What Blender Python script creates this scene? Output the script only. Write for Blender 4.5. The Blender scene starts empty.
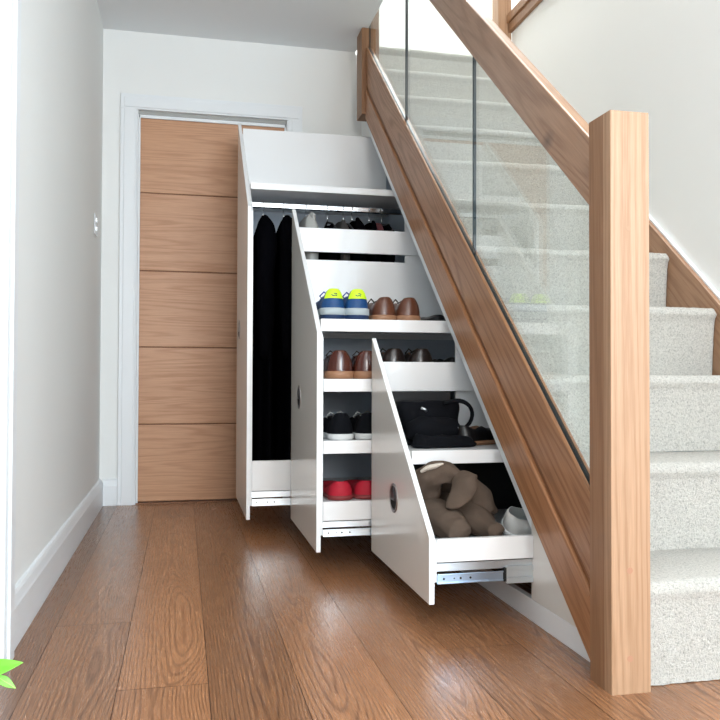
import bpy, bmesh, math, random
from mathutils import Vector, Matrix, noise
R_ = random.Random(7)
sc = bpy.context.scene
COL = sc.collection
PITCH = 0.8534                      # rise over going of the flight
ANG = math.atan(PITCH)
YAW_EPS = 0

# ------------------------------------------------------------------ materials
def new_mat(name):
    m = bpy.data.materials.new(name); m.use_nodes = True
    nt = m.node_tree; nt.nodes.clear()
    out = nt.nodes.new('ShaderNodeOutputMaterial')
    return m, nt, out
class NT:
    def __init__(s, nt): s.nt = nt
    def n(s, t, **k):
        nd = s.nt.nodes.new(t)
        for a, b in k.items(): setattr(nd, a, b)
        return nd
    def l(s, a, b): s.nt.links.new(a, b)
    def math(s, op, a, b=None, c=None):
        nd = s.n('ShaderNodeMath', operation=op)
        for i, v in enumerate((a, b, c)):
            if v is None: continue
            if isinstance(v, (int, float)): nd.inputs[i].default_value = v
            else: s.l(v, nd.inputs[i])
        return nd.outputs[0]
    def mix(s, f, a, b, mode='MIX'):
        nd = s.n('ShaderNodeMix', data_type='RGBA', blend_type=mode)
        for i, v in ((0, f), (6, a), (7, b)):
            if isinstance(v, (int, float)): nd.inputs[i].default_value = v
            elif isinstance(v, tuple): nd.inputs[i].default_value = (*v, 1)
            else: s.l(v, nd.inputs[i])
        return nd.outputs[2]
    def noise(s, vec, scale, detail=2, rough=.5):
        nd = s.n('ShaderNodeTexNoise'); nd.inputs['Scale'].default_value = scale
        nd.inputs['Detail'].default_value = detail; nd.inputs['Roughness'].default_value = rough
        s.l(vec, nd.inputs['Vector']); return nd.outputs['Fac']
    def ramp(s, f, pts):
        nd = s.n('ShaderNodeValToRGB'); cr = nd.color_ramp
        while len(cr.elements) < len(pts): cr.elements.new(.5)
        for e, (p, c) in zip(cr.elements, pts): e.position = p; e.color = (*c, 1)
        s.l(f, nd.inputs[0]); return nd.outputs[0]
    def bsdf(s, out, **k):
        b = s.n('ShaderNodeBsdfPrincipled')
        for a, v in k.items():
            key = a.replace('_', ' ')
            if isinstance(v, (int, float)): b.inputs[key].default_value = v
            elif isinstance(v, tuple): b.inputs[key].default_value = (*v, 1)
            else: s.l(v, b.inputs[key])
        s.l(b.outputs[0], out.inputs[0]); return b
    def bump(s, h, strength, dist):
        nd = s.n('ShaderNodeBump'); nd.inputs['Strength'].default_value = strength
        nd.inputs['Distance'].default_value = dist; s.l(h, nd.inputs['Height']); return nd.outputs[0]

def plain(name, col, rough=.5, metal=0., var=.03, vs=30, bump=0, bs=200, spec=.5, coat=0, stretch=(1, 1, 1)):
    m, nt, out = new_mat(name); g = NT(nt)
    tc = g.n('ShaderNodeTexCoord'); mp = g.n('ShaderNodeMapping'); mp.inputs['Scale'].default_value = stretch
    g.l(tc.outputs['Object'], mp.inputs[0]); v = mp.outputs[0]
    f = g.noise(v, vs, 3)
    c = g.mix(f, tuple(max(0, x*(1-var)) for x in col), tuple(min(1, x*(1+var)) for x in col))
    b = g.bsdf(out, Base_Color=c, Roughness=rough, Metallic=metal, Specular_IOR_Level=spec, Coat_Weight=coat)
    if bump:
        g.l(g.bump(g.noise(v, bs, 4, .6), bump, .002), b.inputs['Normal'])
    return m

def wood(name, light, dark, rot=(0, 0, 0), across=8., along=.7, rings=16, depth=.5, rough=.38, seed=(0, 0, 0), attr=False, coat=.0, spec=.5, fibre=1., sharp=2.2, knot=None, flame=None):
    """grain runs along local Y after the rotation; contour lines of stretched noise give the cathedral figure"""
    m, nt, out = new_mat(name); g = NT(nt)
    tc = g.n('ShaderNodeTexCoord')
    mp = g.n('ShaderNodeMapping'); mp.inputs['Rotation'].default_value = rot; mp.inputs['Location'].default_value = seed
    g.l(tc.outputs['Object'], mp.inputs[0]); v = mp.outputs[0]
    tint = None
    if attr:
        at = g.n('ShaderNodeAttribute'); at.attribute_name = 'plank'
        ad = g.n('ShaderNodeVectorMath', operation='ADD'); g.l(v, ad.inputs[0])
        sc_ = g.n('ShaderNodeVectorMath', operation='SCALE'); g.l(at.outputs['Vector'], sc_.inputs[0]); sc_.inputs['Scale'].default_value = 37.
        g.l(sc_.outputs[0], ad.inputs[1]); v = ad.outputs[0]
        tint = at.outputs['Fac']
    m2 = g.n('ShaderNodeMapping'); m2.inputs['Scale'].default_value = (across, along, across); g.l(v, m2.inputs[0])
    base = g.noise(m2.outputs[0], 1., 1.5, .4)
    if flame:
        sx = g.n('ShaderNodeSeparateXYZ'); g.l(tc.outputs['Object'], sx.inputs[0])
        sa = g.n('ShaderNodeSeparateXYZ'); g.l(at.outputs['Vector'], sa.inputs[0])
        fx = g.math('FRACT', g.math('DIVIDE', g.math('SUBTRACT', sx.outputs[0], flame[0]), flame[1]))
        u = g.math('MULTIPLY_ADD', fx, 2., -1.)
        u = g.math('SUBTRACT', u, g.math('MULTIPLY_ADD', sa.outputs[0], 1.0, -.5))
        m6 = g.n('ShaderNodeMapping'); m6.inputs['Scale'].default_value = (14, 2.2, 1); g.l(v, m6.inputs[0])
        m7 = g.n('ShaderNodeMapping'); m7.inputs['Scale'].default_value = (2.5, 1.1, 1); g.l(v, m7.inputs[0])
        n6 = g.noise(m6.outputs[0], 1., 2, .5); n7 = g.noise(m7.outputs[0], 1., 1, .5)
        u = g.math('ADD', u, g.math('MULTIPLY_ADD', n7, 1.2, -.6))
        par = g.math('MULTIPLY', g.math('POWER', g.math('ABSOLUTE', u), 1.5), flame[2])
        base = g.math('ADD', par, g.math('MULTIPLY', n7, flame[3]))
        base = g.math('ADD', base, g.math('MULTIPLY', n6, 1.1))
        base = g.math('DIVIDE', base, rings*1.6)
    m3 = g.n('ShaderNodeMapping'); m3.inputs['Scale'].default_value = (60, 9, 60); g.l(v, m3.inputs[0])
    wob = g.noise(m3.outputs[0], 1., 2)
    ph = g.math('ADD', g.math('MULTIPLY', base, rings*6.283*1.6), g.math('MULTIPLY', wob, 1.8))
    sn = g.math('MULTIPLY_ADD', g.math('SINE', ph), .5, .5)
    sn = g.math('POWER', sn, sharp)
    m4 = g.n('ShaderNodeMapping'); m4.inputs['Scale'].default_value = (420, 9, 420); g.l(v, m4.inputs[0])
    fib = g.noise(m4.outputs[0], 1., 2, .6)
    m5 = g.n('ShaderNodeMapping'); m5.inputs['Scale'].default_value = (3, .8, 3); g.l(v, m5.inputs[0])
    big = g.noise(m5.outputs[0], 1., 2)
    fibc = g.math('MULTIPLY_ADD', g.math('SUBTRACT', fib, .5), 1.5*fibre, .28)
    f = g.math('ADD', g.math('MULTIPLY', sn, depth), fibc)
    f = g.math('ADD', f, g.math('MULTIPLY', g.math('SUBTRACT', big, .5), .45))
    f.node.use_clamp = True
    c = g.mix(f, light, dark)
    if knot:
        vm = g.n('ShaderNodeVectorMath', operation='SUBTRACT'); g.l(tc.outputs['Object'], vm.inputs[0]); vm.inputs[1].default_value = knot
        vs_ = g.n('ShaderNodeVectorMath', operation='MULTIPLY'); g.l(vm.outputs[0], vs_.inputs[0]); vs_.inputs[1].default_value = (0, 24, 34)
        ln = g.n('ShaderNodeVectorMath', operation='LENGTH'); g.l(vs_.outputs[0], ln.inputs[0])
        kf = g.math('SUBTRACT', 1., ln.outputs['Value']); kf.node.use_clamp = True
        c = g.mix(g.math('MULTIPLY', kf, .9), c, (.10, .045, .025))
    if tint is not None:
        sp = g.n('ShaderNodeSeparateXYZ'); g.l(at.outputs['Vector'], sp.inputs[0])
        k = g.math('MULTIPLY_ADD', sp.outputs[2], .55, .72)
        cb = g.n('ShaderNodeCombineColor'); 
        for i in range(3): g.l(k, cb.inputs[i])
        c = g.mix(1., c, cb.outputs[0], 'MULTIPLY')
    r = g.math('MULTIPLY_ADD', f, .10, rough)
    b = g.bsdf(out, Base_Color=c, Roughness=r, Coat_Weight=coat, Coat_Roughness=.25, Specular_IOR_Level=spec)
    g.l(g.bump(g.math('MULTIPLY', f, -1.), .12, .001), b.inputs['Normal'])
    return m

def carpet_mat():
    m, nt, out = new_mat('cream_carpet'); g = NT(nt)
    tc = g.n('ShaderNodeTexCoord'); v = tc.outputs['Object']
    a = g.noise(v, 330, 3, .75); b2 = g.noise(v, 170, 2, .6); c2 = g.noise(v, 7, 3)
    t = g.math('ADD', g.math('MULTIPLY', a, .6), g.math('MULTIPLY', b2, .4))
    c = g.ramp(t, [(.34, (.26, .245, .21)), (.44, (.59, .56, .50)), (.54, (.75, .715, .645)), (.68, (.87, .84, .775))])
    c = g.mix(g.math('MULTIPLY', c2, .25), c, (.52, .50, .45))
    b = g.bsdf(out, Base_Color=c, Roughness=.95, Specular_IOR_Level=.1, Sheen_Weight=.3)
    g.l(g.bump(t, 1., .012), b.inputs['Normal'])
    return m

def glass_mat():
    m, nt, out = new_mat('clear_green_glass'); g = NT(nt)
    tr = g.n('ShaderNodeBsdfTransparent'); tr.inputs[0].default_value = (.962, .985, .975, 1)
    gl = g.n('ShaderNodeBsdfGlossy'); gl.inputs['Roughness'].default_value = .0
    fr = g.n('ShaderNodeFresnel'); ge = g.n('ShaderNodeNewGeometry'); g.l(g.math('MULTIPLY_ADD', ge.outputs['Backfacing'], 1/1.5-1.5, 1.5), fr.inputs[0])
    mx = g.n('ShaderNodeMixShader'); g.l(fr.outputs[0], mx.inputs[0]); g.l(tr.outputs[0], mx.inputs[1]); g.l(gl.outputs[0], mx.inputs[2])
    g.l(mx.outputs[0], out.inputs[0]); return m

M = {}
M['wall'] = plain('wall_paint', (.87, .87, .845), .85, var=.01, vs=3, bump=.05, bs=300)
M['wallr'] = M['wall']
M['ceil'] = plain('ceiling_paint', (.86, .88, .89), .9, var=.01, vs=3)
M['trim'] = plain('white_satin_trim', (.84, .86, .87), .38, var=.01, vs=5)
M['lacq'] = plain('white_cabinet_board', (.86, .86, .86), .32, var=.012, vs=4, coat=.2)
M['front'] = plain('satin_cabinet_front', (.80, .765, .71), .24, var=.012, vs=3, coat=.3)
M['inner'] = plain('shaded_cabinet_board', (.50, .57, .65), .5, var=.02, vs=4)  # white board with the compartments' blue-grey shade put into its colour
M['dark'] = plain('near_black', (.012, .012, .014), .7)
M['floor'] = wood('oak_floor', (.41, .188, .087), (.13, .050, .019), across=6.5, along=.6, rings=13, depth=.46, sharp=3.0, fibre=1.1, flame=(-.305-.18*9, .18, 8.0, 15.), rough=.25, attr=True, coat=.15)
M['gap'] = plain('board_gap', (.03, .015, .008), .8)
M['oak_v'] = wood('oak_post', (.46, .280, .168), (.335, .188, .102), rot=(math.pi/2, 0, 0), across=9, along=.35, rings=13, depth=.55, rough=.42, seed=(3, 1, 2))
M['oak_v2'] = wood('oak_lamella_shaded', (.32, .165, .082), (.22, .104, .047), rot=(math.pi/2, 0, 0), across=9, along=.22, rings=12, depth=.4, rough=.42, seed=(9, 4, 2))  # darker oak lamella, the newel side's shade put into its colour
M['oak_s'] = wood('oak_sloped', (.41, .195, .088), (.235, .098, .038), rot=(-ANG, 0, 0), across=7, along=.6, rings=11, depth=.5, rough=.36, seed=(5, 2, 7))
M['oak_s2'] = wood('oak_bead', (.42, .195, .088), (.25, .104, .040), rot=(-ANG, 0, 0), across=14, along=.5, rings=8, depth=.5, rough=.36, seed=(1, 2, 3))
M['oak_dark'] = wood('oak_groove_shade', (.27, .115, .048), (.17, .07, .03), rot=(-ANG, 0, 0), rough=.5)  # groove shading painted as darker oak; the threshold shares it
M['oak_d'] = wood('oak_door', (.60, .325, .18), (.45, .22, .112), rot=(0, 0, math.pi/2), across=15, along=.7, rings=7, depth=.5, rough=.4, seed=(2, 8, 4))
M['oak_r'] = wood('oak_rail', (.42, .230, .125), (.27, .132, .066), rot=(-ANG, 0, 0), across=9, along=.9, rings=9, depth=.5, rough=.33, coat=.5, seed=(8, 3, 1), knot=(.849-.871, 1.752-1.473, 1.192))
M['carpet'] = carpet_mat()
M['recess'] = plain('dark_pull_recess', (.06, .058, .062), .4, metal=.6)
M['plug'] = plain('oak_plug', (.40, .20, .12), .45, var=.08)
M['glass'] = glass_mat()
M['glass_edge'] = plain('glass_edge', (.003, .014, .02), .3, spec=.3)
M['gasket'] = plain('black_gasket', (.01, .01, .01), .6)
M['chrome'] = plain('chrome', (.82, .84, .86), .14, metal=1., var=.01)
M['zinc'] = plain('zinc_plated_steel', (.70, .76, .80), .3, metal=1., var=.05, vs=20)
M['bluezinc'] = plain('blue_zinc_steel', (.48, .60, .74), .28, metal=1., var=.08, vs=15)
M['hole'] = plain('dark_hole', (.01, .01, .01), .9)
M['pull'] = plain('brushed_steel_pull', (.33, .31, .31), .38, metal=.9)
M['blackcloth'] = plain('black_wool', (.0022, .0022, .003), 1., spec=.0, var=.3, vs=60, bump=.5, bs=400)
M['charcoal'] = plain('charcoal_cloth', (.055, .052, .05), .95, spec=.1, var=.3, vs=60, bump=.4, bs=400)
M['burgundy'] = plain('dusky_red_cloth', (.10, .035, .04), .95, spec=.1, var=.3, vs=60)
M['silver'] = plain('pale_grey_nylon', (.42, .42, .40), .45, var=.15, vs=20, bump=.4, bs=60)
M['blackleather'] = plain('black_leather', (.006, .0055, .006), .36, var=.2, vs=40, bump=.25, bs=160)
M['blackcanvas'] = plain('black_canvas', (.0045, .005, .007), .9, spec=.12, var=.2, vs=40, bump=.3, bs=300)
M['oxblood'] = plain('oxblood_leather', (.075, .017, .010), .25, var=.2, vs=25, coat=.5)
M['brownleather'] = plain('brown_leather', (.115, .038, .018), .38, var=.2, vs=25, coat=.15)
M['darkbrown'] = plain('dark_brown_leather', (.018, .010, .008), .3, var=.2, vs=25, coat=.3)
M['tansole'] = plain('tan_welt', (.34, .17, .09), .5, var=.1)
M['brownsole'] = plain('brown_sole', (.10, .045, .025), .5, var=.1)
M['blacksole'] = plain('black_rubber', (.008, .008, .009), .55)
M['whitesole'] = plain('white_rubber', (.66, .67, .67), .5, var=.04)
M['greysole'] = plain('grey_foam', (.42, .48, .50), .6, var=.06)
M['bluemesh'] = plain('blue_mesh', (.005, .06, .20), .55, var=.15, vs=200, bump=.4, bs=500)
M['navysole'] = plain('navy_rubber', (.006, .03, .10), .5)
M['neon'] = plain('neon_yellow', (.62, .92, .02), .5, var=.05)
M['royal'] = plain('royal_blue_lining', (.01, .03, .28), .7)
M['red'] = plain('red_suede', (.45, .006, .025), .7, var=.12, vs=60, bump=.3, bs=300)
M['redsole'] = plain('maroon_sole', (.22, .03, .03), .6)
M['lining'] = plain('tan_lining', (.22, .12, .07), .7)
M['dlining'] = plain('black_lining', (.01, .01, .012), .8)
M['suede'] = plain('taupe_suede', (.105, .076, .058), .95, spec=.05, var=.30, vs=22, bump=.5, bs=260)
M['fleece'] = plain('cream_fleece', (.60, .53, .45), .95, var=.15, vs=80, bump=1., bs=200)
M['whitecanvas'] = plain('white_canvas', (.66, .64, .61), .7, var=.06, vs=60, bump=.3, bs=300)
M['greylining'] = plain('grey_lining', (.34, .36, .35), .8)
M['leaf'] = plain('fresh_green_leaf', (.20, .62, .06), .35, var=.25, vs=30)
M['leafrib'] = plain('leaf_midrib', (.42, .78, .16), .4)
M['stem'] = plain('plant_stem', (.22, .40, .10), .5)
M['terracotta'] = plain('white_plant_pot', (.70, .70, .68), .4)
M['soil'] = plain('potting_soil', (.03, .018, .01), .9)
M['reveal'] = plain('shadow_grey_reveal', (.42, .42, .40), .8)
M['switch'] = plain('brushed_switch_plate', (.55, .56, .57), .35, metal=.8)

# ------------------------------------------------------------------ mesh tools
ORG = {}
class MB:
    def __init__(s): s.v = []; s.f = []; s.m = []; s.sm = []
    def add(s, vs, fs, mi=0, smooth=False):
        b = len(s.v); s.v += [tuple(v) for v in vs]
        for f in fs: s.f.append(tuple(i+b for i in f)); s.m.append(mi); s.sm.append(smooth)
        return s
    def box(s, x0, x1, y0, y1, z0, z1, mi=0):
        vs = [(x, y, z) for x in (x0, x1) for y in (y0, y1) for z in (z0, z1)]
        return s.add(vs, [(0, 1, 3, 2), (4, 6, 7, 5), (0, 4, 5, 1), (2, 3, 7, 6), (0, 2, 6, 4), (1, 5, 7, 3)], mi)
    def prism(s, poly, a0, a1, ax='x', mi=0):
        """poly in the plane normal to ax: x -> (y,z), y -> (x,z), z -> (x,y)"""
        def P(a, p):
            return {'x': (a, p[0], p[1]), 'y': (p[0], a, p[1]), 'z': (p[0], p[1], a)}[ax]
        n = len(poly)
        vs = [P(a0, p) for p in poly] + [P(a1, p) for p in poly]
        fs = [tuple(range(n))[::-1], tuple(range(n, 2*n))] + [(i, (i+1) % n, (i+1) % n+n, i+n) for i in range(n)]
        return s.add(vs, fs, mi)
    def tube(s, pts, r, seg=10, mi=0, caps=True, squash=1., up=(0, 0, 1)):
        pts = [Vector(p) for p in pts]; n = len(pts)
        rr = r if isinstance(r, (list, tuple)) else [r]*n
        vs = []; prev = None
        for i, p in enumerate(pts):
            t = (pts[min(i+1, n-1)]-pts[max(i-1, 0)]).normalized()
            if prev is None:
                a = Vector(up) if abs(t.dot(Vector(up))) < .9 else Vector((1, 0, 0))
            else: a = prev
            u = (a - t*a.dot(t)).normalized(); w = t.cross(u); prev = u
            for k in range(seg):
                th = 2*math.pi*k/seg
                vs.append(p + u*math.cos(th)*rr[i]*squash + w*math.sin(th)*rr[i])
        fs = [(i*seg+k, i*seg+(k+1) % seg, (i+1)*seg+(k+1) % seg, (i+1)*seg+k) for i in range(n-1) for k in range(seg)]
        if caps: fs += [tuple(range(seg))[::-1], tuple((n-1)*seg+k for k in range(seg))]
        return s.add(vs, fs, mi, True)
    def cyl(s, c, r, h, ax='z', seg=24, mi=0, r2=None):
        c = Vector(c); d = {'x': Vector((1, 0, 0)), 'y': Vector((0, 1, 0)), 'z': Vector((0, 0, 1))}[ax]
        return s.tube([c, c+d*h], [r, r if r2 is None else r2], seg, mi)
    def grid(s, rows, mi=0, closed=False, smooth=True, flip=False):
        n = len(rows[0]); vs = [p for r in rows for p in r]; fs = []
        for i in range(len(rows)-1):
            for k in range(n if closed else n-1):
                q = (i*n+k, i*n+(k+1) % n, (i+1)*n+(k+1) % n, (i+1)*n+k)
                fs.append(q[::-1] if flip else q)
        return s.add(vs, fs, mi, smooth)
    def build(s, name, mats, parent=None, bevel=0, subsurf=0, fixn=True, seg=2):
        if not isinstance(mats, (list, tuple)): mats = [mats]
        o = Vector(ORG.get(parent.name, (0, 0, 0))) if parent else Vector((0, 0, 0))
        me = bpy.data.meshes.new(name)
        me.from_pydata([tuple(Vector(v)-o) for v in s.v], [], s.f)
        for m in mats: me.materials.append(m)
        for p, mi, sm in zip(me.polygons, s.m, s.sm): p.material_index = mi; p.use_smooth = sm
        if fixn:
            bm = bmesh.new(); bm.from_mesh(me); bmesh.ops.recalc_face_normals(bm, faces=bm.faces); bm.to_mesh(me); bm.free()
        ob = bpy.data.objects.new(name, me); COL.objects.link(ob)
        if parent: ob.parent = parent; ORG[ob.name] = tuple(o)
        if bevel:
            b = ob.modifiers.new('edge', 'BEVEL'); b.width = bevel; b.segments = seg; b.limit_method = 'ANGLE'; b.angle_limit = math.radians(40)
        if subsurf:
            u = ob.modifiers.new('smooth', 'SUBSURF'); u.levels = subsurf; u.render_levels = subsurf
        return ob
def thing(name, loc, label, cat, group=None, rz=0):
    o = bpy.data.objects.new(name, None); COL.objects.link(o); o.location = loc; o.rotation_euler[2] = rz
    o.empty_display_size = .05
    o['label'] = label; o['category'] = cat
    if group: o['group'] = group
    ORG[o.name] = tuple(loc); return o
def local(o): ORG[o.name] = (0, 0, 0); return o
def tag(o, label, cat, group=None):
    o['label'] = label; o['category'] = cat
    if group: o['group'] = group
    return o
def struct(o): o['kind'] = 'structure'; return o
def copy_tree(o, parent=None):
    c = o.copy(); COL.objects.link(c)
    if parent is not None: c.parent = parent
    ORG[c.name] = (0, 0, 0)
    for ch in [x for x in COL.objects if x.parent == o]: copy_tree(ch, c)
    return c

# ------------------------------------------------------------------ the setting
XL, YB, ZC, XW = -.388, 4.0, 2.305, 1.67     # left wall, back wall, ceiling, wall beside the stairs
XV = .862                                     # edge of the stairwell void
# floor: individual planks as faces with a per-plank seed
pw = .18; x0s = -.305-pw*9
joint = {-.305-pw: 2.67, -.305: 2.111, -.125: 3.604, .055: 2.69, .235: 1.35, .415: 2.45, .595: 1.75, .775: 2.9}
mb = MB(); seeds = []
for i in range(24):
    xa = x0s+i*pw
    j = next((v for k, v in joint.items() if abs(k-xa) < .01), R_.uniform(1, 3))
    y = j-1.944*4
    while y < 4.2:
        a, b = max(y, -3.), min(y+1.944, 4.2)
        if b > a+.02:
            mb.add([(xa+.0007, a+.0008, 0), (xa+pw-.0007, a+.0008, 0), (xa+pw-.0007, b-.0008, 0), (xa+.0007, b-.0008, 0)], [(0, 1, 2, 3)])
            r1, r2, r3 = R_.random(), R_.random(), R_.random()
            if abs(xa+.125) < .01: r3 = .95 if b < 3.7 else .6
            if abs(xa-.055) < .01: r3 = .30 if b > 2.7 else .28
            if abs(xa-.235) < .01: r3 = .85
            if abs(xa+.305) < .01: r3 = .55
            if abs(xa-.415) < .01: r3 = .6
            if abs(xa-.595) < .01: r3 = .25
            seeds.append((r1, r2, r3))
        y += 1.944
nf = len(mb.f)
mb.box(x0s, x0s+24*pw, -3, 4.2, -.06, -.0012, 1)
fl = struct(mb.build('floor', [M['floor'], M['gap']], fixn=False))
at = fl.data.attributes.new('plank', 'FLOAT_VECTOR', 'FACE')
for i in range(len(fl.data.polygons)): at.data[i].vector = seeds[i] if i < nf else (0, 0, 0)

# left wall with a doorway near the camera, outside the frame
DY0, DY1 = .92, 1.83
mb = MB()
mb.box(XL-.12, XL, DY1, YB+.12, 0, ZC)
mb.box(XL-.12, XL, DY0, DY1, 2.0, ZC)
mb.box(XL-.12, XL, -3.0, DY0, 0, ZC)
struct(mb.build('wall_left', M['wall']))
mb = MB()
for ya, yb in ((DY1-.004, DY1+.075), (DY0-.075, DY0+.004)):
    mb.box(XL, XL+.020, ya, yb, 0, 2.0); 
mb.box(XL, XL+.020, DY0-.075, DY1+.075, 2.0, 2.075)
mb.box(XL+.0198, XL+.027, DY1+.022, DY1+.070, 0, 2.052)
mb.box(XL-.125, XL+.001, DY1-.03, DY1+.0, 0, 2.0)
mb.box(XL-.125, XL+.001, DY0, DY0+.03, 0, 2.0)
mb.box(XL-.125, XL+.001, DY0, DY1, 1.985, 2.0)
struct(mb.build('trim_2', M['trim'], bevel=.003))
# skirting boards with a moulded top
def skirt(name, axis, face, a, b, sgn):
    prof = [(0, 0), (.018, 0), (.018, .094), (.016, .100), (.012, .118), (.008, .126), (0, .128)]
    m = MB()
    if axis == 'y': m.prism([(face+sgn*p[0], p[1]) for p in prof], a, b, 'y')
    else: m.prism([(face+sgn*p[0], p[1]) for p in prof], a, b, 'x')
    return struct(m.build(name, M['trim'], bevel=.001))
mb = MB(); mb.box(-1.72, -1.60, .3, 2.5, 0, ZC); mb.box(-1.6, XL-.121, .3, .42, 0, ZC); mb.box(-1.6, XL-.121, 2.38, 2.5, 0, ZC); mb.box(-1.6, XL-.121, .42, 2.38, ZC-.05, ZC)
struct(mb.build('wall_side_blocker', M['wall']))  # unseen shell behind the doorway, added to keep light off the newel
skirt('baseboard_left', 'y', XL, DY1+.076, YB, 1)

# back wall with door opening
DX0, DX1, DZ = -.227, .511, 1.920
mb = MB()
mb.box(XL, DX0, YB, YB+.1, 0, 2.29)
mb.box(DX0, DX1, YB, YB+.1, DZ, 2.29)
mb.box(DX1, XW, YB, YB+.1, 0, 2.29)
mb.box(XL, XV, YB, YB+.1, 2.29, ZC)
struct(mb.build('wall_back', M['wall']))
mb = MB()
skirt('baseboard_back', 'x', YB, XL+.018, -.3055, -1)
skirt('baseboard_back', 'x', YB, .5825, XV, -1)
# architrave, lining and stops
mb = MB()
aw = .078
for x0, x1 in ((DX0-aw, DX0), (DX1, DX1+aw-.006)):
    mb.box(x0, x1, YB-.018, YB, 0, DZ+.0)
    mb.box(x0+.018, x1-.008, YB-.024, YB-.018, 0, DZ)
mb.box(DX0-aw, DX1+aw-.006, YB-.018, YB, DZ, DZ+.074)
mb.box(DX0-aw+.018, DX1+aw-.024, YB-.024, YB-.018, DZ+.008, DZ+.056)
mb.box(DX0, DX0+.006, YB-.016, YB+.1, 0, DZ)
mb.box(DX1-.006, DX1, YB-.016, YB+.1, 0, DZ)
mb.box(DX0+.006, DX0+.016, YB+.004, YB+.014, 0, DZ-.018)
mb.box(DX1-.016, DX1-.006, YB+.004, YB+.014, 0, DZ-.018)
mb.box(DX0, DX1, YB+.004, YB+.014, DZ-.034, DZ-.018)
mb.box(DX0+.006, DX1-.006, YB+.002, YB+.09, DZ-.018, DZ, 1)
struct(mb.build('trim_1', [M['trim'], M['reveal']], bevel=.002))
# oak door with horizontal grooves
mb = MB()
gz = [.008, .386, .764, 1.138, 1.521, DZ-.02]
for a, b in zip(gz, gz[1:]):
    mb.box(DX0+.008, DX1-.008, YB+.018, YB+.055, a+.003, b-.003)
mb.box(DX0+.008, DX1-.008, YB+.022, YB+.052, .008, DZ-.02, 1)
door = struct(mb.build('door_1', [M['oak_d'], M['oak_dark']], bevel=.002))
mb = MB(); mb.box(DX0, DX1, YB+.0, YB+.1, 0, .006)
struct(mb.build('trim_3', M['oak_dark']))
# ceiling and upstairs floor edge
mb = MB()
mb.box(XL-.12, XV, -3.1, YB+.1, ZC, 2.55)
mb.box(XV, XW, -3.1, 1.0, ZC, 2.55)
struct(mb.build('ceiling', M['ceil']))
# tall wall beside the stairs, stops at the upstairs floor level; upper landing walls
mb = MB(); mb.box(XW, XW+.12, -.4, 3.86, 0, 2.47); mb.box(XW, XW+.12, -3.1, -1.9, 0, 2.47); mb.box(XW, XW+.12, -1.9, -.4, 0, .6); mb.box(XW, XW+.12, -1.9, -.4, 2.1, 2.47)  # opening behind the camera added for the side light
struct(mb.build('wall_right', M['wallr']))
mb = MB(); mb.box(XV, 3.4, YB+.1, 5.3, 2.2, 2.30); mb.box(XW+.12, 3.4, -1.2, YB+.1, 2.35, 2.47)
struct(mb.build('floor_landing', M['carpet']))
mb = MB(); mb.box(XL-.1, 3.5, 5.3, 5.4, 2.2, 4.9); struct(mb.build('wall_landing_back', M['wall']))
mb = MB(); mb.box(3.4, 3.5, -1.2, 5.3, 2.2, 4.9); struct(mb.build('wall_landing_right', M['wall']))
mb = MB(); mb.box(XV-.1, XV, YB-.16, 5.3, 2.55, 4.9); mb.box(XV-.1, XV, YB+.1, 5.3, 2.2, 2.55); struct(mb.build('wall_landing_left', M['wall']))
mb = MB(); mb.box(XL-.1, 3.5, -1.2, 5.4, 4.9, 5.0); struct(mb.build('ceiling_upper', M['ceil']))
mb = MB(); mb.box(XL-.2, 3.5, -1.3, -1.2, 2.35, 5.0); struct(mb.build('wall_upper_front', M['wall']))
mb = MB(); mb.box(XL-.2, XL-.1, -1.2, 5.3, 2.55, 4.9); struct(mb.build('wall_upper_left', M['wall']))
# unseen wall behind the camera, added with a right-hand window to steer the light
WX0, WX1, WZ0, WZ1 = .0, 1.45, .85, 2.15
mb = MB()
mb.box(XL-.12, WX0, -3.12, -3.0, 0, ZC); mb.box(WX1, XW+.12, -3.12, -3.0, 0, ZC)
mb.box(WX0, WX1, -3.12, -3.0, 0, WZ0); mb.box(WX0, WX1, -3.12, -3.0, WZ1, ZC)
struct(mb.build('wall_front', M['wall']))
mb = MB()
for x in (WX0, (WX0+WX1)/2-.02, WX1-.04): mb.box(x, x+.04, -3.08, -3.04, WZ0, WZ1)
for z in (WZ0, WZ1-.04): mb.box(WX0, WX1, -3.08, -3.04, z, z+.04)
struct(mb.build('window_1', M['trim']))
# ---------------------------------------------------------------- switch
sw = thing('light_switch', (XL, 3.70, 1.24), 'slim brushed-metal light switch plate on the left wall', 'light switch')
mb = MB(); mb.box(XL, XL+.006, 3.66, 3.745, 1.25, 1.34); mb.build('switch_plate', M['switch'], sw, bevel=.002)
for z in (1.268, 1.306):
    mb = MB(); mb.box(XL+.006, XL+.011, 3.69, 3.715, z, z+.018); mb.build('rocker', M['chrome'], sw, bevel=.001)

# ------------------------------------------------------------------ staircase
NY, RISE, GO = 1.444, .2107, .24697     # first nosing, rise, going
def zline(y, c): return PITCH*(y-1.5)+c
XS = .850                                     # outer face of the closed string
SY0, SY1 = 1.5175, 3.70
st = thing('staircase', (1.27, 1.45, 0), 'closed oak staircase frame with sloping strings carrying the cream carpeted flight', 'staircase')
mb = MB()
mb.prism([(SY0, zline(SY0, .148)), (SY0, zline(SY0, .332)), (SY1, zline(SY1, .332)), (SY1, zline(SY1, .148))], XS, .8605)
mb.prism([(SY0, zline(SY0, -.05)), (SY0, zline(SY0, .326)), (SY1, zline(SY1, .326)), (SY1, zline(SY1, -.05))], .872, .884)
mb.prism([(SY0, zline(SY0, -.04)), (SY0, zline(SY0, .31)), (SY1, zline(SY1, .31)), (SY1, zline(SY1, -.04))], .8635, .8725)
strg = mb.build('outer_string', M['oak_s'], st, bevel=.003)
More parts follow.
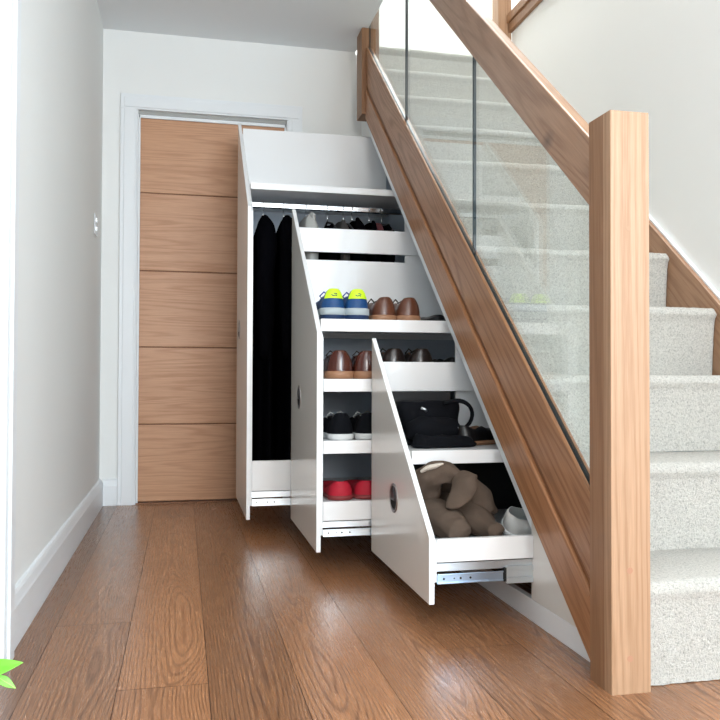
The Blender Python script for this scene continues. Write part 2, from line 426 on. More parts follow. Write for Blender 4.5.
mb = MB(); mb.prism([(SY0, zline(SY0, .11)), (SY0, zline(SY0, .150)), (SY1, zline(SY1, .150)), (SY1, zline(SY1, .11))], XS+.006, .8637)
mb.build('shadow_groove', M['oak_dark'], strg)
mb = MB(); mb.prism([(SY0, zline(SY0, -.020)), (SY0, zline(SY0, .124)), (SY1, zline(SY1, .124)), (SY1, zline(SY1, -.020))], XS-.004, .8637)
mb.build('bead_moulding', M['oak_s2'], strg, bevel=.006, seg=3)
mb = MB(); mb.prism([(SY0, zline(SY0, .311)), (SY0, zline(SY0, .330)), (SY1, zline(SY1, .330)), (SY1, zline(SY1, .311))], .8608, .8718)
mb.build('glazing_gasket', M['gasket'], strg)
# wall string
ys = [NY-.02, NY+.0, 4.1]
cw = .2107+PITCH*(1.5-NY)+.012
mb = MB(); mb.prism([(1.47, 0), (1.47, zline(1.47, cw)), (3.95, zline(3.95, cw)), (3.95, zline(3.95, cw)-.5), (1.9, 0)], 1.640, XW-.0005)
ws = mb.build('wall_string', M['oak_r'], st, bevel=.002)
mb = MB(); mb.prism([(1.47, zline(1.47, cw)+.0005), (1.47, zline(1.47, cw)+.008), (3.95, zline(3.95, cw)+.008), (3.95, zline(3.95, cw)+.0005)], 1.655, XW-.0005)
mb.build('white_capping_bead', M['trim'], ws)

# carpeted steps
cp = thing('stair_carpet', (1.27, 1.47, 0), 'cream twist-pile carpet covering every step of the oak staircase', 'stair carpet')
CX0, CX1 = .886, 1.6385
def step(i):
    z0 = RISE*(i-1); z1 = RISE*i
    yn = NY+GO*(i-1); yr = yn+.022 if i > 1 else 1.456
    prof = []
    zb = z0 if i == 1 else z0+.0
    for k in range(9): prof.append((yr - (yr-yn)*.55*(k/8)**1.5, zb+(z1-.035-zb)*k/8))
    rr = .024
    for k in range(1, 9):
        a = math.pi*k/8*.5*1.15 - .2
        prof.append((yn+rr-rr*math.cos(max(a, 0)), z1-rr+rr*math.sin(max(min(a, math.pi/2), 0))-.0))
    yend = yn+GO+.028
    for k in range(1, 9): prof.append((yn+rr+(yend-yn-rr)*k/8, z1))
    dense = []
    for a, b in zip(prof, prof[1:]):
        n = max(1, int(math.dist(a, b)/.009))
        for q in range(n): dense.append((a[0]+(b[0]-a[0])*q/n, a[1]+(b[1]-a[1])*q/n))
    dense.append(prof[-1])
    if i == 11: dense += [(yend+.03*k, z1) for k in range(1, 40)]
    rows = []; nx = 74
    xs = [CX0+(CX1-CX0)*k/nx for k in range(nx+1)]
    P = [Vector((0, y, z)) for y, z in dense]
    for j, p in enumerate(P):
        t = (P[min(j+1, len(P)-1)]-P[max(j-1, 0)]).normalized(); nrm = Vector((0, -t.z, t.y))
        row = []
        for x in xs:
            q = Vector((x, p.y, p.z))
            d = .0045*noise.noise(Vector((x*3.2+i*7, p.y*3, p.z*3))) + .0016*noise.noise(q*70) + .0012*noise.noise(q*170)
            e = min(x-CX0, CX1-x); 
            d -= .010*max(0, 1-e/.010)**2
            v = q + nrm*d
            v.y = v.y
            row.append(v)
        rows.append(row)
    if i == 1:
        rows[0] = [Vector((v.x, v.y-.002-.002*noise.noise(v*60), .001+.002*abs(noise.noise(v*90)))) for v in rows[0]]
    m = MB(); m.grid(rows, flip=False)
    o = m.build('carpeted_step', M['carpet'], cp, fixn=False)
    return o
for i in range(1, 12): step(i)

# ------------------------------------------------------------------ balustrade
bal = thing('stair_balustrade', (.871, 1.473, 0), 'oak and glass stair balustrade with square newels, sloping handrail and clear panels', 'balustrade')
NX0, NX1, NY0, NY1, NH = .8287, .9149, 1.4305, 1.5170, 1.161
mb = MB(); mb.box(NX0, NX1, NY0, NY0+.0275, 0, NH, 0); mb.box(NX0, NX1, NY0+.0275, NY1, 0, NH, 1)
# one solid post, the two lamellae glued: bevel only the outside
mb = MB()
nw = .0012
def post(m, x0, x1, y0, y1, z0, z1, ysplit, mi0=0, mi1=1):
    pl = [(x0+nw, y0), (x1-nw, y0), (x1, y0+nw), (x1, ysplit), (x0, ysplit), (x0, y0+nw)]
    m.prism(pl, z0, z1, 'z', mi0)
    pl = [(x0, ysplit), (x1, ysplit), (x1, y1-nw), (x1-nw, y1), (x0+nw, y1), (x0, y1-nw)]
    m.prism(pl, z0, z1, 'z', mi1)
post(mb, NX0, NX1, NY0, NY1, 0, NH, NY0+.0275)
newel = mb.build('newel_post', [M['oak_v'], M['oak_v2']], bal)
for z in (.243, .069):
    m = MB(); m.prism([(.869+.0065*math.cos(q*math.pi/8), z+.0065*math.sin(q*math.pi/8)) for q in range(16)], NY0-.0003, NY0+.003, 'y'); m.build('wooden_plug', M['plug'], newel)
m = MB(); m.prism([(.8685+.005*math.cos(q*math.pi/8), .925+.005*math.sin(q*math.pi/8)) for q in range(16)], NY0-.0003, NY0+.003, 'y'); m.build('wooden_plug', M['oak_v'], newel)
# upper newel, notched around the ceiling edge
mb = MB()
mb.prism([(.829, 1.885), (.915, 1.885), (.915, 3.35), (XV+.002, 3.35), (XV+.002, ZC-.001), (.829, ZC-.001)], 3.702, 3.815, 'y')
mb.build('newel_post', M['oak_v2'], bal, bevel=.003)
# handrail
HX0, HX1 = .849, .881
hc0, hc1 = .948, 1.099
hy1 = 3.70
prof = [(HX0, 0), (HX1, 0), (HX1, 1), (HX0, 1)]
mb = MB()
mb.prism([(SY0, zline(SY0, hc0)), (SY0, zline(SY0, hc1)), (hy1, zline(hy1, hc1)), (hy1, zline(hy1, hc0))], HX0, HX1)
mb.build('handrail', M['oak_r'], bal, bevel=.004)
# glass panels
gl0, gl1 = .8635, .8725
joints = [(1.519, 2.288), (2.294, 3.049), (3.055, 3.699)]
for a, b in joints:
    m = MB()
    pl = [(a, zline(a, .3305)), (b, zline(b, .3305)), (b, zline(b, hc0-.001)), (a, zline(a, hc0-.001))]
    n = 4
    vs = [(gl0, *p) for p in pl]+[(gl1, *p) for p in pl]
    m.add(vs, [(3, 2, 1, 0), (4, 5, 6, 7)], 0)
    m.add(vs, [(0, 1, 5, 4), (1, 2, 6, 5), (2, 3, 7, 6), (3, 0, 4, 7)], 1)
    m.build('glass_panel', [M['glass'], M['glass_edge']], bal)
for y in (2.291, 3.052):
    m = MB(); m.prism([(y-.0025, zline(y, .3305)), (y+.0025, zline(y, .3305)), (y+.0025, zline(y, hc0-.002)), (y-.0025, zline(y, hc0-.002))], gl0-.0006, gl1+.0006)
    m.build('glass_joint_seal', M['glass_edge'], bal)

# upstairs balustrade: newel and capping over the stair wall
ub = thing('landing_balustrade', (1.66, 3.8, 2.32), 'pale oak post with level oak capping along the upstairs floor edge', 'balustrade')
mb = MB(); mb.box(1.595, 1.6695, 3.862, 3.948, 2.324, 3.4); mb.build('newel_post', M['oak_v'], ub, bevel=.003)
mb = MB(); mb.box(XW-.03, XW+.13, -1.1, 3.86, 2.472, 2.515); mb.box(XW-.020, XW-.0005, -1.1, 3.86, 2.425, 2.472)
mb.build('capping_rail', M['oak_v2'], ub, bevel=.002)

# ------------------------------------------------------------------ under-stair cupboard (fixed carcass)
cb = thing('understair_cupboard', (1.2, 2.7, 0), 'white fitted cupboard carcass under the stair string behind three open pull-outs', 'cupboard')
XP = .8767
CY0, CY1 = 1.905, 3.76
def ct(y): return zline(y, -.110)
mb = MB(); mb.prism([(SY0, 0), (CY1, 0), (CY1, .056), (SY0, .056)], XP, XP+.018)
mb.build('plinth', M['lacq'], cb, bevel=.001)
mb = MB(); mb.prism([(1.637, .057), (CY0, .057), (CY0, ct(CY0)+.05), (1.637, ct(1.637)+.05)], XP+.0005, XP+.018)
mb.prism([(1.585, .0565), (1.637, .0565), (1.637, ct(1.637)+.03), (1.60, .075)], XP+.0005, XP+.018)
mb.build('fixed_panel', M['front'], cb)
mb = MB(); mb.prism([(CY0, ct(CY0)), (3.83, ct(3.83)), (3.83, zline(3.83, .0)), (CY0, zline(CY0, .0))], XP-.001, XP+.006)
mb.build('sloping_trim', M['trim'], cb, bevel=.001)
mb = MB(); mb.prism([(CY0, ct(CY0)+.01), (CY1+.02, ct(CY1+.02)+.01), (CY1+.02, ct(CY1+.02)+.028), (CY0, ct(CY0)+.028)], XP+.02, 1.62)
mb.build('soffit_lining', M['inner'], cb)
mb = MB(); mb.prism([(CY0, 0), (CY1+.02, 0), (CY1+.02, ct(CY1+.02)), (CY0, ct(CY0))], 1.60, 1.62); mb.build('rear_lining', M['inner'], cb)
for yy in (2.5075, 3.1285):
    mb = MB(); mb.box(XP+.008, 1.599, yy, yy+.009, .057, ct(yy)); mb.build('partition', M['lacq'], cb)
mb = MB(); mb.prism([(CY1+.002, 0), (CY1+.018, 0), (CY1+.018, 1.80), (CY1+.002, 1.80)], XP+.02, 1.6); mb.build('side_lining', M['inner'], cb)
mb = MB(); mb.box(XP+.02, 1.6, CY0-.018, CY0, .0, ct(CY0)); mb.build('side_lining', M['inner'], cb)
# wall filler beside the tall unit
mb = MB(); mb.box(.895, .915, CY1+.02, YB, 0, 2.28); mb.build('end_filler_panel', M['wall'], cb)

# ------------------------------------------------------------------ pull-outs
W = .618
def pullout(X, N, zk, label, cyr, inner_off=.03):
    r = thing('pull_out_drawer', (X, N+.3, .062), label, 'drawer', 'pull-out units under the stairs')
    def zs(y, off=0): return zk+PITCH*.99*(y-N)-off
    mb = MB(); mb.prism([(N, .062), (N+W, .062), (N+W, zs(N+W)), (N, zk)], X, X+.0145)
    fp = mb.build('front_panel', M['front'], r, bevel=.0015)
    # the front is white on its cut edges
    fp.data.materials.append(M['lacq'])
    for p in fp.data.polygons:
        if abs(p.normal.x) < .5: p.material_index = 1
    y1 = N+W-.012
    mb = MB(); mb.prism([(N+.006, .115), (y1, .115), (y1, zs(y1, .045)), (N+.006+inner_off*0, zs(N+.006, .022))], X+.0147, X+.022)
    mb.build('inner_front', M['lacq'], r, bevel=.001)
    py, pz = N+.34 if cyr is None else cyr[0], cyr[1]
    m = MB(); ring = []
    n = 32
    for rad, dx in ((.0425, 0.0), (.0425, -.0025), (.037, -.0025), (.034, .004)):
        ring.append([(X+dx, py+rad*math.cos(2*math.pi*k/n), pz+rad*math.sin(2*math.pi*k/n)) for k in range(n)])
    m.grid(ring, closed=True)
    pull = m.build('finger_pull', M['pull'], fp)
    m = MB(); m.tube([(X-.0005, py, pz), (X-.001, py, pz)], .0345, 32); m.build('recess', M['recess'], pull)
    m = MB(); 
    pts = [(py+.030*math.cos(a), pz-.008+.022*math.sin(a)) for a in [math.pi+math.pi*k/10 for k in range(11)]]
    m.prism(pts, X-.0022, X-.0012); m.build('recess_opening', M['hole'], pull)
    return r, zs
def shelf(r, x0, x1, y0, y1, zt, zb, lip=True, mat='lacq', slab=.018, drop=.001):
    m = MB(); m.box(x0, x1, y0, y0+.016, zb, zt); m.box(x0, x1, y0+.016, y1, max(zb, zt-slab-drop), zt-drop)
    return m.build('shelf', M[mat], r, bevel=.001)
def side_rail(r, x0, x1, y, z0, z1, name='side_rail', mat='lacq', t=.015):
    m = MB(); m.box(x0, x1, y, y+t, z0, z1); return m.build(name, M[mat], r, bevel=.001)
def slide(r, x0, N, z0, z1, xend, near=False):
    zm = z0+(z1-z0)*.55
    m = MB()
    m.box(x0, XP+.10, N+.012, N+.03, zm+.003, z1)
    m.box(x0, XP+.10, N+.006, N+.012, z1-.004, z1)
    s = m.build('drawer_slide', M['zinc'], r)
    m = MB(); m.box(x0, xend, N+.006, N+.011, z0+.004, zm-.003); m.box(x0, xend, N+.003, N+.006, zm-.006, zm-.002); m.box(x0, xend, N+.003, N+.006, z0+.002, z0+.006)
    mem = m.build('slide_member', M['bluezinc'] if near else M['zinc'], s, bevel=.0008)
    for k, dx in enumerate((.018, .045, .062, .088)):
        if x0+dx < xend: 
            m = MB(); m.cyl((x0+dx, N+.0055, (z0+zm)/2), .0028 if k != 1 else .0018, .002, 'y', 10); m.build('slide_hole', M['hole'], mem)
    return s, mem

# 1: tall unit with hanging rail
X1, N1 = .2446, 3.1386
d1, zs1 = pullout(X1, N1, 1.294, 'tallest white pull-out unit at the back, hung with dark coats', (N1+.45, .83))
a1 = X1+.0225; e1 = .962
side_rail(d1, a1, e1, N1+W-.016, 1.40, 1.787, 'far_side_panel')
side_rail(d1, a1, e1, N1+W-.016, .18, 1.399, 'far_side_panel', 'inner')  # part below the shelf takes the colour with painted shade
shelf(d1, a1, e1, 3.287, N1+W-.018, 1.425, 1.398, slab=.027)
side_rail(d1, a1, e1, N1+.004, .173, .291)
m = MB(); m.box(a1, e1, N1+.02, N1+W-.018, .176, .192); m.build('base_panel', M['lacq'], d1)
slide(d1, a1, N1, .112, .170, .95)
m = MB()
m.prism([(3.394, 1.342), (3.406, 1.342), (3.410, 1.347), (3.410, 1.364), (3.406, 1.369), (3.394, 1.369), (3.390, 1.364), (3.390, 1.347)], a1, e1)
m.build('hanging_rail', M['chrome'], d1, bevel=.002)
# 2: middle unit with four shelves
X2, N2 = .4190, 2.5173
d2, zs2 = pullout(X2, N2, .768, 'middle-height white pull-out unit holding four levels of shoes', (N2+.40, .548))
a2 = X2+.0225; e2 = 1.132
yf = N2+W-.016
side_rail(d2, a2, e2, yf, 1.121, 1.216)
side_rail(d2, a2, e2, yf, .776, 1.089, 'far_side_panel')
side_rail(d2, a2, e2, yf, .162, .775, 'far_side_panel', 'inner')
for y0, zt, zb in ((2.573, .815, .774), (N2+.004, .617, .576), (N2+.004, .418, .376), (N2+.004, .222, .161)):
    shelf(d2, a2, e2, y0, yf-.001, zt, zb)
m = MB(); m.box(e2, e2+.015, N2+.004, yf, .16, .80); m.build('rear_panel', M['lacq'], d2)
slide(d2, a2, N2, .108, .158, 1.0)
# 3: low unit
X3, N3 = .5975, 1.8898
d3, zs3 = pullout(X3, N3, .228, 'lowest white pull-out unit nearest the newel, holding a bag and boots', (N3+.338, .275))
a3 = X3+.0225; e3 = 1.312
yf3 = N3+W-.016
side_rail(d3, a3, e3, yf3, .578, .673)
side_rail(d3, a3, .862, yf3+.003, .17, .577, 'black_back_panel', 'dark', .0095)  # black sheet closing the back of the low unit
side_rail(d3, .8621, e3, yf3+.003, .17, .40, 'black_back_panel', 'dark', .0095)
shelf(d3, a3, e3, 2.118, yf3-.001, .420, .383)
m = MB(); m.box(a3+.001, e3, 2.140, yf3-.002, .385, .4005); m.build('black_underside_panel', M['dark'], d3)  # black sheet under the white shelf
shelf(d3, a3, e3, N3+.004, yf3-.001, .221, .164, slab=.015, drop=.036)
slide(d3, a3, N3, .108, .161, .796, True)
m = MB(); m.box(.797, .803, N3+.002, N3+.014, .108, .142); m.build('slide_stop', M['hole'], d3)
m = MB(); m.box(.803, .95, N3+.004, N3+.012, .133, .146); m.box(.803, .95, N3+.004, N3+.012, .102, .117); m.box(.803, .95, N3+.009, N3+.013, .117, .133)
m.build('slide_channel', M['zinc'], d3, bevel=.001)

# ------------------------------------------------------------------ shoes
def shoe(name, label, cat, group, loc, rz, L=.27, hw=.036, bw=.047, H=.075, HT=.006, sole=.024, heel=.0, mats=('blackleather', 'blacksole', 'dlining', 'blackleather'), laces=None, tab=None, band=None, toe_h=.042, tg=.98, opened=.42):
    r = local(thing(name, loc, label, cat, group, rz))
    up, so, li, la = [M[k] for k in mats]
    N = 28
    ts = [.5-.5*math.cos(math.pi*k/N) for k in range(N+1)]
    def w(t):
        if t < .13: return hw*math.sqrt(max(0, 1-((.13-t)/.13)**2))*(.94+.06*t/.13)
        if t < .40: q = (t-.13)/.27; return hw*(1-.06*math.sin(math.pi*q))
        if t < .70: q = (t-.40)/.30; return hw+(bw-hw)*(.5-.5*math.cos(math.pi*q))
        q = (t-.70)/.30; return bw*math.sqrt(max(0, 1-q**2.3))
    def Hh(t):
        P = [(0, H+HT), (.05, H+HT*.85), (.14, H*.93), (.26, H*.80), (.36, H*min(.92, tg)), (.45, H*tg), (.55, H*tg*.8), (.70, toe_h*1.15), (.85, toe_h), (1, toe_h*.55)]
        for (a, b), (c, d) in zip(P, P[1:]):
            if t <= c: q = (t-a)/(c-a); q = q*q*(3-2*q); return b+(d-b)*q
        return P[-1][1]
    def phim(t): 
        if t < opened-.06: return math.radians(67)
        if t > opened+.06: return math.radians(90)
        return math.radians(67+23*(t-opened+.06)/.12)
    def S(t, side, k, off=0.):
        ph = k*phim(t); x0 = w(t)+off
        x = x0*math.cos(ph)**.62 if ph < math.pi/2-1e-4 else 0
        z = sole + Hh(t)*(math.sin(ph)/math.sin(phim(t)))**.95 + off*.3
        lean = .010*max(0, 1-t/.2)*k*k
        toe = -.012*max(0, (t-.85)/.15)*k
        return (side*x, L*t+lean+toe-off*(1 if t < .05 else 0), z)
    K = 10
    outline = [(t, -1) for t in ts] + [(t, 1) for t in ts[-2:0:-1]]
    rows = [[S(t, s, k/K) for t, s in outline] for k in range(K+1)]
    m = MB(); m.grid(rows, closed=True)
    # lining: rim inwards then down
    def inner(t, s, dz, sh):
        p = Vector(S(t, s, 1)); c = Vector((0, L*max(.09, min(t, opened)), p.z))
        q = p.lerp(c, sh if t < opened+.06 else 0); 
        if t < opened+.06: q.z = p.z-dz if dz < .02 else max(sole+.012, p.z-dz)
        else: q.z = p.z-.004
        return tuple(q)
    inn = [rows[-1], [inner(t, s, .001, .10) for t, s in outline], [inner(t, s, .02, .16) for t, s in outline], [inner(t, s, .2, .2) for t, s in outline]]
    upper = m.build('upper', [up], r, fixn=True)
    m = MB(); m.grid(inn, closed=True)
    n = len(outline); m.add(inn[-1], [tuple(range(n))]) 
    m.build('lining', li, r, fixn=True)
    # sole
    m = MB()
    so_rows = []
    zs_ = [(0, -.001), (.004, .003), (sole*.8, .0035), (sole+.001, .002), (sole+.002, -.002)]
    for z, off in zs_:
        so_rows.append([(s*(w(t)+off*(1 if w(t) > .003 else 0)), L*t+(-off if t < .05 else (off if t > .95 else 0)), z) for t, s in outline])
    m.grid(so_rows, closed=True); m.add(so_rows[0], [tuple(range(n))]); m.add(so_rows[-1], [tuple(range(n))])
    sl = m.build('sole', so, r, fixn=True)
    if band:   # a second coloured layer of the sole
        m = MB(); z0, z1, bm_ = band
        m.grid([[(s*(w(t)+o_), L*t+(-o_ if t < .05 else (o_ if t > .95 else 0)), z) for t, s in outline] for z, o_ in ((z0, .003), (z0+.001, .0048), (z1-.001, .0045), (z1, .001))], closed=True)
        m.build('midsole', M[bm_], r)
    if tab:
        tm, k0, t1 = tab
        tt = [t1*(1-q/6)**1.0 for q in range(7)]
        ol = [(t, -1) for t in tt]+[(t, 1) for t in tt[::-1][1:]]
        rr = []
        for q in range(7):
            k = k0+(1.03-k0)*q/6; row = []
            for t, s in ol:
                tq = t*(1-.35*q/6)
                row.append(S(tq, s, min(k, 1), .0022))
            rr.append(row)
        m = MB(); m.grid(rr); tb = m.build('heel_tab', M[tm], r)
        tb['label'] = 'neon yellow heel tab' if tm == 'neon' else 'contrast heel tab'
        if tm == 'neon':
            m = MB(); yb_ = -.006
            m.tube([(-.010, S(.0, 1, .75)[1]-.004, sole+H*.86), (-.004, S(0, 1, .75)[1]-.0045, sole+H*.79), (.004, S(0, 1, .75)[1]-.0045, sole+H*.83), (.009, S(0, 1, .75)[1]-.004, sole+H*.79)], .0016, 6)
            m.tube([(-.002, S(.0, 1, .75)[1]-.003, sole+H*.92), (.006, S(0, 1, .75)[1]-.0035, sole+H*.93), (.010, S(0, 1, .75)[1]-.003, sole+H*.88)], .0015, 6)
            m.build('heel_mark', M['navysole'], tb)
    if laces:
        m = MB()
        for q in range(5):
            t = opened+.05+.05*q; z = sole+Hh(t)*.97; wx = w(t)*.42
            m.tube([(-wx, L*t, z-.006), (0, L*(t+.01), z+.003), (wx, L*t, z-.006)], .0022, 6)
        zt = sole+Hh(opened)
        m.tube([(0, L*opened+.01, zt+.002), (-.02, L*opened-.01, zt+.012), (-.036, L*opened-.02, zt-.004), (-.026, L*opened, zt-.008)], .0026, 6)
        m.tube([(0, L*opened+.01, zt+.002), (.02, L*opened+.01, zt+.014), (.034, L*opened-.008, zt+.002)], .002, 6)
        m.build('laces', M[laces], r)
    return r
def pair(kind, loc1, loc2, rz1, rz2, l1, l2, group, **k):
    a = shoe(kind, l1, 'shoe', group, loc1, rz1, **k)
    b = copy_tree(a); b.location = loc2; b.rotation_euler[2] = rz2; b['label'] = l2
    return a, b
s1, s2, s3, s4 = .8153, .6173, .4183, .2223
k = dict(hw=.0405, bw=.046, H=.058, HT=.012, sole=.034, mats=('bluemesh', 'navysole', 'royal', 'royal'), tab=('neon', .42, .06), laces='royal', band=(.016, .040, 'greysole'))
pair('trainer', (.492, 2.605, s1), (.574, 2.603, s1), -.02, -.0, 'blue running shoe with neon yellow heel on the sloping top shelf, left of its pair', 'blue running shoe with neon yellow heel on the sloping top shelf, beside brown shoes', 'blue and neon running shoes', **k)
k = dict(hw=.043, bw=.047, H=.054, HT=.010, sole=.020, mats=('brownleather', 'tansole', 'lining', 'darkbrown'), laces='darkbrown')
pair('leather_shoe', (.683, 2.635, s1), (.770, 2.635, s1), .14, .12, 'mid-brown laced leather shoe right of the blue running shoes on the top shelf', 'mid-brown leather shoe on the top shelf, farthest right of the lit pairs', 'mid-brown laced shoes', **k)
a = shoe('leather_shoe', 'dark flat shoe on the top shelf, half hidden behind the oak stair string', 'shoe', None, (.895, 2.68, s1), .3, H=.018, HT=.002, hw=.032, bw=.04, sole=.010, toe_h=.018, mats=('blackleather', 'blacksole', 'dlining', 'blackleather'))
k = dict(hw=.045, bw=.049, H=.060, HT=.010, sole=.024, mats=('oxblood', 'tansole', 'lining', 'darkbrown'), laces='darkbrown')
pair('leather_shoe', (.504, 2.545, s2), (.596, 2.55, s2), -.02, -.03, 'glossy oxblood leather shoe with tan sole on the second shelf, at the left end', 'glossy oxblood leather shoe with tan sole, second shelf, beside the low pull-out front', 'oxblood leather shoes', **k)
k = dict(hw=.047, bw=.049, H=.072, HT=.008, sole=.024, mats=('darkbrown', 'blacksole', 'lining', 'blackleather'), laces='blackleather')
pair('leather_shoe', (.705, 2.60, s2), (.803, 2.60, s2), .02, .05, 'near-black leather shoe visible over the low pull-out rail, left one', 'near-black leather shoe visible over the low pull-out rail, right one', 'near-black shoes on the second shelf', **k)
a = shoe('leather_shoe', 'low black shoe deep in the second shelf by the stair trim', 'shoe', None, (.93, 2.62, s2), .3, H=.055, HT=.002, sole=.018, mats=('blackleather', 'blacksole', 'dlining', 'blackleather'))
k = dict(hw=.042, bw=.047, H=.058, HT=.012, sole=.018, mats=('blackcanvas', 'whitesole', 'dlining', 'blackcanvas'), laces='silver')
pair('trainer', (.508, 2.535, s3), (.600, 2.54, s3), .03, .0, 'black trainer with white sole and pale laces on the third shelf, outer one', 'black trainer with white sole on the third shelf, nearer the low pull-out', 'black trainers on the third shelf', **k)
k = dict(tg=.55, toe_h=.022, hw=.041, bw=.047, H=.044, HT=.003, sole=.014, mats=('red', 'redsole', 'dlining', 'red'))
pair('slip_on_shoe', (.508, 2.535, s4), (.596, 2.54, s4), .04, .02, 'bright red suede slip-on shoe on the bottom shelf, left one', 'bright red suede slip-on shoe on the bottom shelf, right one', 'red slip-on shoes', **k)
# low unit, upper shelf
shoe('leather_shoe', 'black shoe lying by the inner end of the bag shelf, brown sole edge showing', 'shoe', None, (.800, 2.24, .4205), -1.0, H=.045, HT=.004, hw=.03, bw=.036, L=.22, sole=.012, toe_h=.03, mats=('blackleather', 'tansole', 'lining', 'blackleather'))
k = dict(H=.028, HT=.002, hw=.03, bw=.036, L=.2, sole=.010, toe_h=.020, mats=('blackcanvas', 'blackcanvas', 'dlining', 'blackcanvas'))
shoe('flat_shoe', 'black flat shoe tucked beneath the black bag at the shelf front', 'shoe', None, (.65, 2.205, .4205), -1.4, **k)
# white canvas shoe
ws_ = shoe('slip_on_shoe', 'off-white canvas slip-on shoe beside the taupe boots in the low pull-out', 'shoe', None, (.856, 2.045, .212), -1.78, H=.046, HT=.006, hw=.039, bw=.043, L=.24, sole=.014, toe_h=.034, opened=.50, mats=('whitecanvas', 'whitesole', 'greylining', 'whitecanvas'))
ws_.rotation_euler[1] = .62

# ------------------------------------------------------------------ soft boots
def lump(mb, pts, rad, seg=22, squash=1., amp=.006, fr=16, seed=0, mi=0, up=(0, 0, 1), sub=5, caps=True):
    P = [Vector(p) for p in pts]; out = []; rr = []
    n = len(P)
    for i in range(n-1):
        p0, p1, p2, p3 = P[max(i-1, 0)], P[i], P[i+1], P[min(i+2, n-1)]
        for q in range(sub):
            t = q/sub
            out.append(.5*((2*p1)+(p2-p0)*t+(2*p0-5*p1+4*p2-p3)*t*t+(3*p1-p0-3*p2+p3)*t**3)); rr.append(rad[i]+(rad[i+1]-rad[i])*(t*t*(3-2*t)))
    out.append(P[-1]); rr.append(rad[-1])
    b = len(mb.v); mb.tube(out, rr, seg, mi, caps, squash, up)
    for i in range(b, len(mb.v)):
        v = Vector(mb.v[i]); d = amp*noise.noise_vector(v*fr+Vector((seed, seed, 0))) + amp*.55*noise.noise_vector(v*fr*2.9)
        mb.v[i] = tuple(v+d)
FL = .185
b1 = thing('suede_boot', (.68, 2.1, FL), 'taupe suede boot slumped in the low pull-out with its shaft folded over, cream fleece showing', 'boot', 'taupe suede boots')
m = MB(); lump(m, [(.668, 2.22, .262), (.670, 2.12, .252), (.690, 2.02, .236), (.700, 1.965, .226), (.703, 1.945, .222)], [.052, .056, .050, .036, .014], squash=.84, seed=1, amp=.009)
m.build('foot', M['suede'], b1, subsurf=1)
m = MB(); lump(m, [(.668, 2.15, .285), (.655, 2.12, .325), (.668, 2.09, .352), (.705, 2.07, .362), (.748, 2.05, .352)], [.050, .048, .044, .032, .016], squash=.75, seed=4, amp=.013)
m.build('shaft', M['suede'], b1, subsurf=1)
m = MB(); lump(m, [(.632, 2.07, .368), (.655, 2.055, .382), (.690, 2.06, .388)], [.008, .016, .007], squash=.5, seed=9, amp=.004)
m.build('fleece_lining', M['fleece'], b1, subsurf=1)
m = MB(); lump(m, [(.752, 2.035, .365), (.735, 2.015, .335), (.708, 2.00, .302), (.688, 1.995, .275)], [.030, .036, .028, .010], squash=.5, seed=6, amp=.009)
m.build('folded_cuff', M['suede'], b1, subsurf=1)
b2 = thing('suede_boot', (.78, 2.1, FL), 'taupe suede boot lying toe-forward between its slumped partner and the white shoe', 'boot', 'taupe suede boots')
m = MB(); lump(m, [(.745, 2.22, .270), (.752, 2.12, .262), (.775, 2.03, .240), (.800, 1.965, .222), (.808, 1.945, .216)], [.040, .047, .046, .032, .012], squash=.80, seed=12, amp=.009)
m.build('foot', M['suede'], b2, subsurf=1)
m = MB(); lump(m, [(.748, 2.19, .300), (.778, 2.13, .305), (.808, 2.08, .280), (.822, 2.05, .245)], [.036, .046, .046, .026], squash=.8, seed=15, amp=.012)
m.build('shaft', M['suede'], b2, subsurf=1)

# ------------------------------------------------------------------ bag
BZ = .4205
bg = thing('handbag', (.75, 2.36, BZ), 'soft black bag with looped strap and small metal stud on the low unit shelf', 'bag')
m = MB()
nx, nz = 12, 8
rows = []
for j in range(15):
    t = j/14; z = BZ+.132*t; row = []
    wx = .105-.012*t+.006*math.sin(t*9); wy = .085*(1-.35*t)
    for k_ in range(32):
        a = 2*math.pi*k_/32; c, s_ = math.cos(a), math.sin(a)
        x = .738+wx*abs(c)**.5*(1 if c > 0 else -1); y = 2.36+wy*abs(s_)**.6*(1 if s_ > 0 else -1)
        d = .007*noise.noise_vector(Vector((x*18, y*18, z*18)))
        row.append((x+d.x, y+d.y, z+(d.z if j else 0)))
    rows.append(row)
m.grid(rows, closed=True); m.add(rows[-1], [tuple(range(32))], 0, True); m.add(rows[0], [tuple(range(32))])
m.build('bag_body', M['blackcanvas'], bg, subsurf=1)
m = MB(); lump(m, [(.655, 2.285, BZ+.045), (.70, 2.262, BZ+.050), (.755, 2.262, BZ+.048), (.80, 2.285, BZ+.045)], [.030, .042, .042, .028], squash=.9, seed=3, amp=.009); m.build('front_pocket', M['blackcanvas'], bg, subsurf=1)
m = MB(); pts = []
for k_ in range(15):
    a = -.5*math.pi*.9+math.pi*1.05*k_/14
    pts.append((.800+.050*math.cos(a), 2.262-.01*math.sin(a*1.3), BZ+.088+.046*math.sin(a)))
m.tube([( .79, 2.29, BZ+.045)]+pts+[(.775, 2.29, BZ+.125)], .0095, 10, squash=.6); m.build('strap', M['blackcanvas'], bg)
m = MB(); m.cyl((.797, 2.243, BZ+.052), .0045, .006, 'y', 14); m.build('metal_stud', M['chrome'], bg)
m = MB(); m.tube([(.690, 2.262, BZ+.112), (.700, 2.256, BZ+.108), (.706, 2.26, BZ+.102)], .004, 8); m.build('buckle', M['zinc'], bg)

